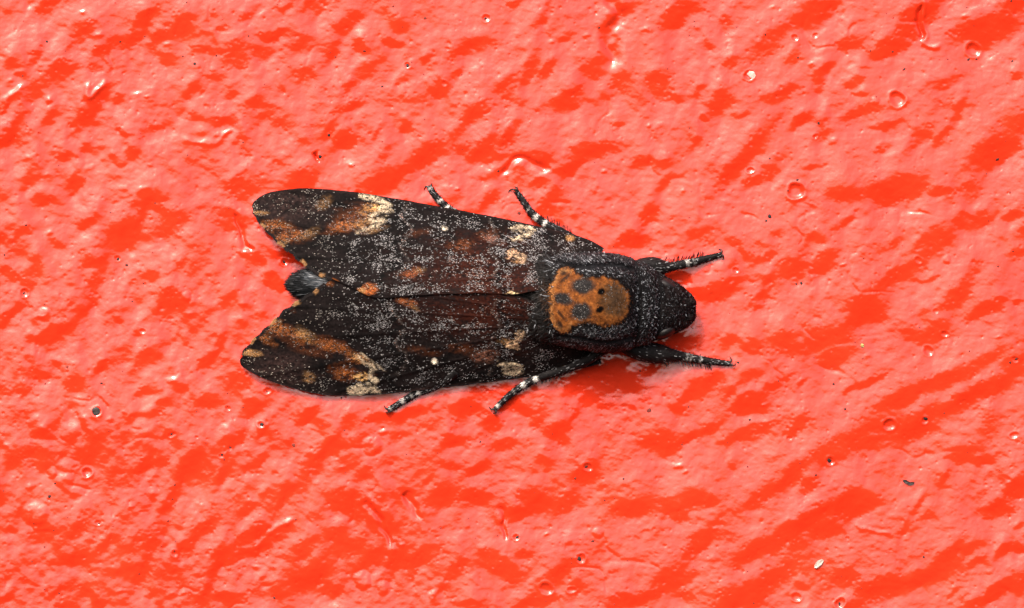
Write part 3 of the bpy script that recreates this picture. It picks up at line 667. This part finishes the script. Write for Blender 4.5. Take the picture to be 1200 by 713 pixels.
def wing_paint(x, y, paint, frost, root, lines):
    sh = x.shape; x = x.ravel(); y = y.ravel()
    r = np.hypot(x - root[0], y - root[1]); th = np.arctan2(y - root[1], root[0] - x)
    st = fbm(th * 26, r / 70, 3, 61); n = fbm(x / 9, y / 5, 3, 65); n2 = fbm(x / 3, y / 2.2, 3, 69)
    st2 = fbm(th * 75, r / 34, 3, 95)
    nb = .42 * n + .45 * st + .25 * n2 + .25 * st2
    c = np.tile(BASE, (len(x), 1)) * (1 + .55 * n + .35 * st)[:, None]
    pale = np.zeros(len(x))
    for (cx, cy, rx, ry, ag, col, s, so) in paint:
        big = min(rx, ry)
        m = s * ell(x, y, cx, cy, rx, ry, ag, so, nb * (1.0 if big > 3.5 else .45))
        if rx > 4.5: m = m * np.clip(.95 + 1.5 * n2 + .9 * st2, .05, 1.2)
        m = np.clip(m, 0, 1)
        if col[0] > .34 and rx > 4.5: m = s * sstep(.22, .62, m * (1 + .8 * n2 + .5 * st2))
        c = mixc(c, m, col)
        if col[0] > .4: pale = np.maximum(pale, m * (1.0 if rx > 4.5 else 0)); pass
        if col is NIGHT: pale = pale - .3 * m
    for (pts, wd, col, s) in lines:
        P_ = spline(pts, 70); d2 = np.full(len(x), 1e9)
        wx = x + 3.0 * n2 + 1.6 * st2 * wd; wy = y + 2.2 * n2 + 1.5 * n
        for p in P_: d2 = np.minimum(d2, (wx - p[0]) ** 2 + (wy - p[1]) ** 2)
        m = np.clip(s * sstep(wd * 1.35, wd * .3, np.sqrt(d2)) * np.clip(.92 + 1.7 * n2 + .5 * n, .05, 1.1), 0, 1)
        c = mixc(c, m, col)
        pale = pale - .8 * m if col is NIGHT else np.maximum(pale, .6 * m)
    # dark vein lines towards the outer edge
    v = np.abs(((th * 9.5) % 1) - .5)
    c = c * (1 - .45 * sstep(.10, .02, v) * sstep(220, 330, r))[:, None]
    f = np.full(len(x), .08)
    for (cx, cy, rx, ry, ag, s) in frost:
        f = np.maximum(f, s * ell(x, y, cx, cy, rx, ry, ag, .7, .8 * n + .2 * st))
    cl = fbm(x / 13, y / 8, 3, 91); dk = sstep(.02, .10, c[:, 0]) * (1 - np.clip(pale * 2, 0, 1))
    f = f * (.05 + .95 * sstep(-.42, .48, cl + .55 * n2 + .45 * st)) * 1.35 * (.45 + .55 * sstep(350, 440, x)) * (1 - .6 * dk)
    wv = .5 + .5 * np.sin((x + 7 * np.sin(th * 19) + 9 * n) * 2 * math.pi / 37 + 1.0)
    f = f * (.35 + .72 * wv)
    f = np.clip(f + pale * 1.1, 0.015, 1.4)
    f = f * (1 - .6 * sstep(.10, .02, v))
    return c.reshape(sh + (3,)), f.reshape(sh)


def make_wing(costa, inner, paint, frost, lines, root, mid, nm_edge, hoff, n=330, m=130):
    """ruled between leading edge and inner + outer edge, both from wing root to tip"""
    A = spline(costa, n); B = spline(inner, n)
    q0 = np.linspace(0, 1, n); jag = sstep(.70, .74, q0) * sstep(1, .96, q0) * (.9 * np.sin(q0 * 176) + 1.2 * fbm(q0 * 60, q0 * 0, 3, 99))
    tb = np.gradient(B, axis=0); tb /= np.linalg.norm(tb, axis=1, keepdims=True); B = B + jag[:, None] * np.stack([-tb[:, 1], tb[:, 0]], -1)
    A[:, 1] += .5 * fbm(q0 * 40, q0 * 0, 3, 100) * sstep(0, .1, q0) * sstep(1, .97, q0)
    v = np.linspace(0, 1, m)
    X = A[:, None, 0] * (1 - v) + B[:, None, 0] * v
    Y = A[:, None, 1] * (1 - v) + B[:, None, 1] * v
    # scalloped fringe along the outer edge
    dmid = np.abs(Y - mid)
    Wd = np.interp(X, [280, 300, 360, 440, 500, 560, 620, 700], [100, 116, 118, 116, 106, 96, 84, 66])
    hm = np.interp(X, [280, 340, 388, 430, 480, 560, 620, 660, 700], [20, 32, 40, 46, 50, 57, 64, 68, 58]) + hoff
    e = np.interp(X, [280, 400, 600, 700], [9, 11, 20, 30])
    t = np.clip(dmid / Wd, 0, 1.2)
    Hh = e + (hm - e) * (1 - t ** 1.45)
    r = np.hypot(X - root[0], Y - root[1]); th = np.arctan2(Y - root[1], root[0] - X)
    vv = np.abs(((th * 9.5) % 1) - .5)
    Hh = Hh + .8 * np.exp(-(vv / .08) ** 2) * sstep(40, 140, r) + .8 * fbm(X / 40, Y / 25, 3, 73) + .5 * fbm(X / 4, Y / 4, 2, 75)
    rim = sstep(1.0, .97, np.maximum(v[None, :], 0 * Y)) * 1.0
    Hh = np.maximum(Hh, 7)
    col, fr = wing_paint(X, Y, paint, frost, root, lines)
    # fringe: pale tufts between the vein ends, dark elsewhere
    edge = sstep(.965, .995, v)[None, :] * sstep(.69, .74, np.linspace(0, 1, n))[:, None]
    arc = np.linspace(0, 1, n)[:, None] * np.ones((1, m))
    tuft = sstep(.72, .95, np.sin(arc * 88 + 2.2 * fbm(arc * 9, arc * 0, 2, 97)) * .5 + .5)
    col = mixc(col, edge * tuft * .75, TAN)
    col = mixc(col, edge * (1 - tuft) * .6, NIGHT)
    lead = sstep(.03, .008, v)[None, :] * np.ones((n, 1))
    col = mixc(col, lead * .6, [.02, .010, .009])
    P = loc(X, Y, Hh); Pb = loc(X, Y, Hh - 1.6)
    Vt = np.vstack([P.reshape(-1, 3), Pb.reshape(-1, 3)])
    I = np.arange(n * m).reshape(n, m); K = I + n * m
    q = np.stack([I[:-1, :-1], I[1:, :-1], I[1:, 1:], I[:-1, 1:]], -1).reshape(-1, 4)
    qb = np.stack([K[:-1, :-1], K[:-1, 1:], K[1:, 1:], K[1:, :-1]], -1).reshape(-1, 4)
    rimq = []
    for a, b in ((I[:, 0], K[:, 0]), (I[:, -1], K[:, -1])):
        rimq.append(np.stack([a[:-1], a[1:], b[1:], b[:-1]], -1))
    for a, b in ((I[0], K[0]),):
        rimq.append(np.stack([a[:-1], a[1:], b[1:], b[:-1]], -1))
    cc = np.vstack([col.reshape(-1, 3)] * 2)
    me = mesh_from('wing', Vt, np.vstack([q, qb] + rimq), col=cc, mat=M_WING)
    o = child('wing', me, moth)
    # fringe of hair-like scales along the outer edge
    kf = 1500
    ii = rng.uniform(.705, .985, kf) * (n - 1); i1 = ii.astype(int); ff = (ii - i1)[:, None]
    Bp = P[i1, -1] * (1 - ff) + P[i1 + 1, -1] * ff
    tg = P[i1 + 1, -1] - P[i1, -1]; tg /= np.linalg.norm(tg, axis=1, keepdims=True)
    ow = np.cross(tg, [0, 0, 1.]); ow *= np.sign(np.sum(ow * (P[i1, -1] - P[i1, -8]), 1))[:, None]
    tf = tuft[i1, 0] > rng.random(kf)
    fc = np.where(tf[:, None], np.array([[.30, .15, .06]]), np.array([[.008, .005, .005]])) * rng.uniform(.5, 1.4, (kf, 1))
    fv, fq_, ft_, fc = needles(Bp - ow * 1.0 * S, ow + tg * rng.normal(0, .3, (kf, 1)), rng.uniform(2.0, 4.2, kf) * S, np.full(kf, .8 * S), fc, np.tile([0, 0, 1.], (kf, 1)))
    child('fringe', mesh_from('fringe', fv, fq_, ft_, col=fc, mat=M_HAIR), o, kind='stuff')
    # loose pale scales lying on the wing
    k = 120000
    area = np.linalg.norm(A[:, :2] - B[:, :2], axis=1); cdf = np.cumsum(area); cdf /= cdf[-1]
    ti = np.interp(rng.random(k), cdf, np.arange(n)); vi = rng.uniform(.01, .985, k) * (m - 1)
    i0 = np.clip(ti.astype(int), 0, n - 2); j0 = np.clip(vi.astype(int), 0, m - 2); fi = (ti - i0)[:, None]; fj = (vi - j0)[:, None]

    def bil(Z):
        Z = Z.reshape(n, m, -1)
        return (Z[i0, j0] * (1 - fi) + Z[i0 + 1, j0] * fi) * (1 - fj) + (Z[i0, j0 + 1] * (1 - fi) + Z[i0 + 1, j0 + 1] * fi) * fj
    fq = bil(fr)[:, 0]
    wm = sstep(.035, .10, bil(col)[:, 0])
    keep = rng.random(k) < np.maximum(fq * .30, .25 * wm) * sstep(.74, .62, bil(col)[:, 0])
    C = bil(P)[keep]; cb = bil(col)[keep]; i0 = i0[keep]; j0 = j0[keep]; k = len(C)
    du = P[i0 + 1, j0] - P[i0, j0]; dv = P[i0, j0 + 1] - P[i0, j0]
    nn = np.cross(du, dv); nn /= np.linalg.norm(nn, axis=1, keepdims=True) + 1e-12; nn *= np.sign(nn[:, 2])[:, None]
    d = np.stack([-np.ones(k), rng.normal(0, .5, k), np.zeros(k)], -1); d -= nn * np.sum(d * nn, 1)[:, None]; d /= np.linalg.norm(d, axis=1, keepdims=True)
    d2 = np.cross(nn, d); d = d + nn * rng.uniform(.0, .35, k)[:, None]
    L_ = rng.uniform(.9, 1.7, k)[:, None] * S; w_ = rng.uniform(.55, .9, k)[:, None] * S * .5
    C = C + nn * rng.uniform(.35, .8, k)[:, None] * S
    Vs = np.stack([C - d2 * w_ * .6, C + d2 * w_ * .6, C + d * L_ + d2 * w_, C + d * L_ - d2 * w_], 1).reshape(-1, 3)
    g = .05 + .40 * rng.random(k) ** 1.8
    warm = sstep(.10, .30, cb[:, 0])[:, None]; bx = (CX + C[:, :1] / S); g = g * (.75 + .25 * sstep(340, 440, bx[:, 0])); warm = np.maximum(warm, .45 * sstep(430, 330, bx))
    sc = np.stack([g, g * .95, g * .95], -1) * (1 - warm) + np.stack([g * 1.6, g * 1.25, g * .85], -1) * warm
    # on the coloured marks: dark scales and scales of the mark's own colour
    own = sstep(.035, .10, cb[:, 0]) > rng.random(k)
    dkm = rng.random(k) < .34
    sc = np.where((own & dkm)[:, None], np.array([[.008, .0055, .005]]), np.where((own & (rng.random(k) < .8))[:, None], cb * rng.uniform(.9, 2.4, (k, 1)) + np.array([[.01, .01, .008]]), sc))
    rust = (sstep(.015, .03, cb[:, 0]) * (1 - own) * (rng.random(k) < .35))[:, None]
    sc = sc * (1 - rust) + np.stack([g, g * .55, g * .42], -1) * rust
    b = np.arange(k)[:, None] * 4
    child('scales', mesh_from('scales', Vs, b + np.array([[0, 1, 2, 3]]), col=np.repeat(sc, 4, 0), mat=M_SCALE, smooth=False), o, kind='stuff')
    return o


up_costa = [(708, 291), (690, 281), (660, 272), (620, 263), (560, 250.5), (500, 239.5), (440, 229), (400, 223.5), (360, 221), (330, 223), (310, 228), (298, 236), (295, 242)]
up_inner = [(690, 330), (660, 338), (645, 338), (622, 342), (600, 345), (560, 344), (500, 346), (455, 349.5), (436, 348.5), (415, 339), (394, 329), (376, 321.5), (366, 316), (350, 303), (332, 287.5), (314, 270), (300, 252.5), (295, 242)]
lo_costa = [(705, 426), (690, 430), (660, 436), (620, 442), (560, 450), (500, 456.5), (460, 461.5), (420, 464), (380, 463), (345, 456), (315, 446), (295, 437), (283, 428.5), (281, 422)]
lo_inner = [(690, 372), (660, 362), (645, 359), (622, 352), (600, 346), (560, 339), (500, 338), (455, 338), (430, 334), (408, 322), (396, 322), (387, 328.5), (366, 344.5), (346, 357.5), (324, 375), (304, 394), (289, 410), (281, 422)]
make_wing(up_costa, up_inner, UP_PAINT, UP_FROST, UP_LINES, (700, 320), 346, 0, 1.5)
make_wing(lo_costa, lo_inner, LO_PAINT, LO_FROST, LO_LINES, (700, 378), 345, 0, -.9)

# ---------------------------------------------------------------- legs
def tube(pts, nring=12, nseg=60, flat=1.0):
    """pts: x, y, h, radius"""
    P = spline(pts, nseg)
    C = loc(P[:, 0], P[:, 1], P[:, 2]); R = P[:, 3] * S * 1.1
    Tn = np.gradient(C, axis=0); Tn /= np.linalg.norm(Tn, axis=1, keepdims=True)
    Z = np.array([0, 0, 1.]); s1 = np.cross(Tn, Z); s1 /= np.linalg.norm(s1, axis=1, keepdims=True) + 1e-9; s2 = np.cross(s1, Tn)
    a = np.linspace(0, 2 * math.pi, nring, endpoint=False)
    V_ = C[:, None] + R[:, None, None] * (np.cos(a)[None, :, None] * s1[:, None] + flat * np.sin(a)[None, :, None] * s2[:, None])
    I = np.arange(nseg * nring).reshape(nseg, nring); J = np.roll(I, -1, 1)
    q = np.stack([I[:-1], J[:-1], J[1:], I[1:]], -1).reshape(-1, 4)
    V2 = np.vstack([V_.reshape(-1, 3), C[[0, -1]]]); c0 = nseg * nring
    t = np.vstack([np.stack([np.full(nring, c0), J[0], I[0]], -1), np.stack([np.full(nring, c0 + 1), I[-1], J[-1]], -1)])
    return V2, q, t, P, C, s1, s2, Tn, R


LEGC = np.array([.010, .0085, .0088])


def make_leg(pts, bands, claws, bristle=None, hair=None, seg=90):
    """bands: (along 0..1, half width, strength); claws: point lists; bristle: (from, to, side, length)"""
    pts = [list(p) for p in pts]
    for p in pts[-2:]:
        p[2] = float(wall_h(p[0], p[1])) + p[3] + .3
    V2, q, t, P, C, s1, s2, Tn, R = tube(pts, 14, seg)
    u = np.linspace(0, 1, seg)
    c = np.tile(LEGC, (seg, 14, 1)) * (1 + .5 * fbm(np.arange(seg)[:, None] / 3., np.arange(14)[None] / 2., 2, 81))[..., None]
    # joints of the tarsus
    for (b, hw, s) in bands:
        m = s * sstep(hw, hw * .5, np.abs(u - b))
        c = mixc(c, m[:, None] * (.75 + .5 * (vnoise(np.arange(seg)[:, None] * .9, np.arange(14)[None] * .9, 3) - .5)), [.80, .76, .70])
    cc = np.vstack([c.reshape(-1, 3), LEGC, LEGC])
    leg = child('leg', mesh_from('leg', V2, q, t, col=cc, mat=M_LEG), moth)
    for cl in claws:
        z = [pts[-1][2] + 1.0, pts[-1][2] + 1.5, float(wall_h(cl[-1][0], cl[-1][1])) + .5]
        cp = [(x, y, z[min(i, 2)] if i < len(cl) - 1 else z[2], r) for i, ((x, y), r) in enumerate(zip(cl, np.linspace(1.3, .45, len(cl))))]
        v3, q3, t3 = tube(cp, 7, 16)[:3]
        child('claw', mesh_from('claw', v3, q3, t3, mat=M_CLAW), leg)
    Bs, Ds, Ls, Ws, Us, Cs = [], [], [], [], [], []
    if bristle:
        for (f0, f1, side, ln, cnt) in bristle:
            i = np.clip((np.linspace(f0, f1, cnt) * (seg - 1)).astype(int), 0, seg - 1)
            j = rng.normal(0, .15, (cnt, 3))
            d = side * s1[i] + Tn[i] * rng.uniform(.25, .7, (cnt, 1)) + s2[i] * rng.uniform(-.2, .6, (cnt, 1)) + j
            Bs.append(C[i] + side * s1[i] * R[i][:, None] * .8); Ds.append(d); Ls.append(rng.uniform(.7, 1.2, cnt) * ln * S); Ws.append(np.full(cnt, 1.0 * S)); Us.append(s2[i])
            Cs.append(np.tile([.010, .007, .007], (cnt, 1)))
    # short scales all over
    cnt = 900
    i = rng.integers(0, seg, cnt); a = rng.uniform(-.3, math.pi + .3, cnt)
    rad = np.cos(a)[:, None] * s1[i] + np.sin(a)[:, None] * s2[i]
    Bs.append(C[i] + rad * R[i][:, None] * .95); Ds.append(Tn[i] + rad * rng.uniform(.1, .5, (cnt, 1))); Ls.append(rng.uniform(2, 4, cnt) * S * (.6 + .08 * R[i] / S)); Ws.append(np.full(cnt, .8 * S)); Us.append(rad)
    base = c[i, 3]; pl = (rng.random(cnt) < .16)[:, None]; g = rng.uniform(.08, .35, cnt)[:, None]
    Cs.append(np.where(pl, g * np.array([[1, 1, 1.03]]), base * rng.uniform(.6, 1.4, cnt)[:, None]))
    D = np.vstack(Ds)
    v3, q3, t3, c3 = needles(np.vstack(Bs), D, np.concatenate(Ls), np.concatenate(Ws), np.vstack(Cs), np.vstack(Us))
    child('bristles', mesh_from('bristles', v3, q3, t3, col=c3, mat=M_HAIR), leg, kind='stuff')
    return leg


# front pair
make_leg([(735, 320, 30, 7), (752, 313, 26, 9), (766, 312.5, 22, 10), (776, 313.5, 19, 8), (785, 313, 16, 5), (800, 310, 12, 4.6), (813, 307.5, 8, 4.2), (828, 303, 5, 3.3), (845, 298.5, 3, 2.6)],
         [(.62, .012, .8), (.70, .010, .45), (.64, .01, .5)], [[(844, 298.5), (846, 294), (842, 292)], [(844, 299), (848, 301), (847, 304.5)]], [(.40, .82, -1, 8, 30), (.45, .8, 1, 3, 10), (.8, .98, 1, 2.5, 6)])
make_leg([(728, 404, 30, 7), (745, 410, 26, 10), (762, 413.5, 22, 11), (775, 415, 19, 10), (787, 416, 16, 6.5), (798, 417.5, 12, 4.8), (816, 421, 8, 4.2), (836, 424, 5, 3.3), (855, 426.5, 3, 2.6)],
         [(.64, .012, .8), (.60, .008, .4), (.725, .010, .5)], [[(854, 426), (857, 422), (855, 418)], [(855, 427), (860, 428.5), (862, 426)]], [(.40, .84, 1, 8, 30), (.48, .8, -1, 3, 10), (.8, .98, -1, 2.5, 6)])
# middle pair
make_leg([(705, 306, 30, 6), (690, 292, 24, 5.5), (668, 278.5, 17, 5.0), (650, 268.5, 15, 4.8), (638, 262, 10, 4.3), (624, 251, 6, 3.8), (614, 237, 4, 3.1), (605, 224.5, 3, 2.6)],
         [(.60, .020, .95), (.70, .022, .95), (.80, .008, .4)], [[(605, 224), (601, 222), (597, 223.5), (596, 226.5)], [(605, 224), (606, 220.5), (603, 219)]], [(.36, .60, 1, 8, 18), (.62, .95, 1, 3, 12), (.62, .95, -1, 3, 10)])
make_leg([(712, 405, 30, 6), (690, 421, 24, 5.5), (664, 432, 15, 5.0), (642, 439, 13, 4.8), (628, 444.5, 9, 4.3), (610, 454, 6, 3.8), (593, 467, 4, 3.1), (580, 479.5, 3, 2.6)],
         [(.60, .022, .95), (.71, .022, .95), (.97, .02, .7), (.8, .008, .4)], [[(580, 479), (576, 480), (573, 477)], [(580, 480), (581, 484), (578, 484.5)]], [(.40, .58, -1, 5, 12), (.62, .95, -1, 3, 12), (.62, .95, 1, 2.5, 10)])
# hind pair
make_leg([(560, 272, 22, 5), (545, 258, 14, 4.6), (533, 250, 8, 4.2), (524, 244, 6, 4), (511, 231, 4, 3.3), (503, 219.5, 3, 2.7)],
         [(.57, .03, .8), (.72, .03, .7), (.97, .02, .7), (.45, .02, .6)], [[(503, 219), (499, 219), (497, 223)], [(503, 219), (505.5, 217), (505, 214.5)]], [(.45, .95, 1, 3, 14)])
make_leg([(535, 435, 20, 5), (520, 447, 12, 4.6), (506, 454.5, 8, 4.2), (490, 460, 6, 4), (472, 470.5, 4, 3.3), (456, 480, 3, 2.7)],
         [(.55, .035, .95), (.79, .03, .7), (.97, .02, .7), (.66, .012, .4)], [[(456, 480), (452, 479), (450, 475.5)], [(456, 480), (455, 483.5), (452, 483.5)]], [(.45, .95, -1, 3, 14)])


# ---------------------------------------------------------------- grit stuck in the paint, and one dark plug for a hole
def chip(pts, h, seed):
    """a flat irregular flake: top outline, bottom outline, ragged top"""
    P = np.asarray(pts, float); n = len(P); c = P.mean(0); r = np.random.default_rng(seed)
    base = float(wall_h(c[0], c[1]))
    mid = c + (P - c) * .55
    hs = base + h * r.uniform(.75, 1.25, n)
    V_ = np.vstack([loc(P[:, 0], P[:, 1], np.full(n, base - 1.5)), loc(c[0] + (P[:, 0] - c[0]) * .92, c[1] + (P[:, 1] - c[1]) * .92, hs * .8), loc(mid[:, 0], mid[:, 1], hs), loc(c[0], c[1], base + h)[None]])
    org = loc(c[0], c[1], base)
    i = np.arange(n); j = (i + 1) % n
    q = np.vstack([np.stack([i, j, j + n, i + n], -1), np.stack([i + n, j + n, j + 2 * n, i + 2 * n], -1)])
    t = np.stack([i + 2 * n, j + 2 * n, np.full(n, 3 * n)], -1)
    return V_ - org, q, t, org


def grit(name, pts, h, mat, label, cat, seed, col=None):
    v3, q3, t3, org = chip(pts, h, seed)
    me = mesh_from(name, v3, q3, t3, mat=mat, smooth=False, col=None if col is None else np.tile(col, (len(v3), 1)))
    return top_object(name, me, label, cat, base=org)


grit('dark_flake', [(1057.5, 562), (1062, 562.5), (1066, 565), (1072, 565), (1071, 568), (1066, 569), (1062, 567), (1058, 564.5)], 2.5, M_FLAKE, 'charcoal grey flake of grit stuck in the lower right paint', 'flake', 1)
grit('white_chip', [(954, 663), (957, 658), (963, 655), (966, 657), (963, 662), (957, 666.5), (954, 666)], 2.4, M_CHIP, 'white papery chip stuck to the red paint below the moth\'s head', 'chip', 2)
grit('pale_grain', [(875, 87), (878, 83), (884, 84), (886, 89), (883, 94), (879, 91)], 2.2, M_CHIP, 'pale glassy grain set in a small hollow above the moth\'s head', 'grain', 3)
grit('tan_grain', [(1008, 404), (1010, 402.5), (1013, 404), (1012.5, 407), (1009, 407)], 1.8, mat_new('tan grit', .6, .4, color=(.5, .36, .12), noise=(.3, .7, 1.2)), 'tiny yellowish grain on the deep red patch right of the moth', 'grain', 4)
grit('hole_shade', [(107, 481), (109, 477.5), (113, 476.5), (117, 479), (118, 484), (115, 488), (110, 488), (107, 485)], 2.2, M_FLAKE, 'round greyish pellet standing in for the shaded hole of a burst paint bubble left of the wings', 'plug', 5)  # dark plug put in for the shade inside the burst bubble

# countless dark specks: dirt, and pinholes with their shade put into the colour
k0 = 1100
sx = rng.uniform(0, 1200, k0); sy = rng.uniform(0, 713, k0); sr = rng.gamma(2.0, .28, k0) + .35
sx = np.concatenate([sx, rng.uniform(-300, 1500, 300)]); sy = np.concatenate([sy, rng.uniform(-300, 1000, 300)]); sr = np.concatenate([sr, np.full(300, .8)])
known = [(55, 49, 2.2), (228, 75, 2.4), (141, 49, 2.2), (170, 43, 1.4), (375, 184, 3.2), (220, 182, 1.5), (197, 135, 1.2), (427, 60, 2.6), (478, 77, 2.8), (569, 22, 2), (702, 33, 1.8), (782, 81, 1.5), (526, 29, 1.4), (584, 201, 1.8), (58, 582, 2.6), (116, 614, 2), (307, 498, 3.2), (201, 509, 2.2), (260, 533, 1.8), (270, 525, 1.8), (28, 344, 2), (138, 304, 2.2),
         (513, 531, 1.4), (557, 631, 1.4), (720, 584, 1.3), (606, 630, 2.6), (687, 547, 2.6), (1085, 491, 2.6), (972, 540, 2.6), (956, 557, 2.4), (897, 41, 2), (935, 68, 2), (1135, 70, 2.6), (1060, 81, 2), (898, 246, 0), (902, 254, 3.2), (898, 259, 2), (939, 332, 2.6), (933, 333, 2), (1011, 619, 1.3), (976, 496, 1.4), (1156, 204, 1.4), (902, 186, 2), (333, 307, 2.8), (313, 459, 1.4), (670, 655, 1.4), (679, 655, 3.0), (984, 708, 3), (905, 620, 0), (840, 640, 0), (876, 670, 1.4), (977, 450, 2), (1059, 82, 2.2), (1046, 61, 1.6), (1020, 60, 1.6), (1186, 72, 2), (1191, 421, 2.4), (1184, 425, 2), (207, 470, 0), (335, 490, 0), (206, 635, 1.3), (130, 677, 1.4), (63, 622, 1.3), (865, 425, 2.5)]
kn = np.array([q for q in known if q[2] > 0])
sx = np.concatenate([sx, kn[:, 0]]); sy = np.concatenate([sy, kn[:, 1]]); sr = np.concatenate([sr, kn[:, 2] * .95])
n = len(sx); R6 = 7
an = np.linspace(0, 2 * math.pi, R6, endpoint=False)[None] + rng.uniform(0, 6, (n, 1))
el = rng.uniform(.5, 1.1, (n, 1)); ro = rng.normal(.7, .6, (n, 1))
rj = sr[:, None] * rng.uniform(.7, 1.3, (n, R6))
ex = rj * np.cos(an); ey = rj * np.sin(an) * el
px_ = sx[:, None] + ex * np.cos(ro) - ey * np.sin(ro); py_ = sy[:, None] - (ex * np.sin(ro) + ey * np.cos(ro))
hb = wall_h(sx, sy)
Vr = loc(px_, py_, np.broadcast_to(wall_h(px_, py_) - .3, px_.shape)); Vc = loc(sx, sy, np.maximum(hb, wall_h(px_, py_).mean(1)) + sr * .55)[:, None]
Vd = np.concatenate([Vr, Vc], 1).reshape(-1, 3)
b = np.arange(n)[:, None] * (R6 + 1)
td = np.concatenate([np.stack([b[:, 0] + i, b[:, 0] + (i + 1) % R6, b[:, 0] + R6], -1) for i in range(R6)])
dc = np.where((rng.random(n) < .55)[:, None], [[.035, .010, .008]], [[.15, .018, .009]]) * rng.uniform(.5, 1.5, (n, 1))
dc[-len(kn):] = np.array([.018, .010, .009])
specks = top_object('dirt_and_pinholes', mesh_from('dirt_and_pinholes', Vd, tris=td[:, [0, 1, 2]], col=np.repeat(dc, R6 + 1, 0), mat=M_SPECK), 'fine dark specks of dirt and of pinhole shade scattered over the red paint', 'dirt', kind='stuff')
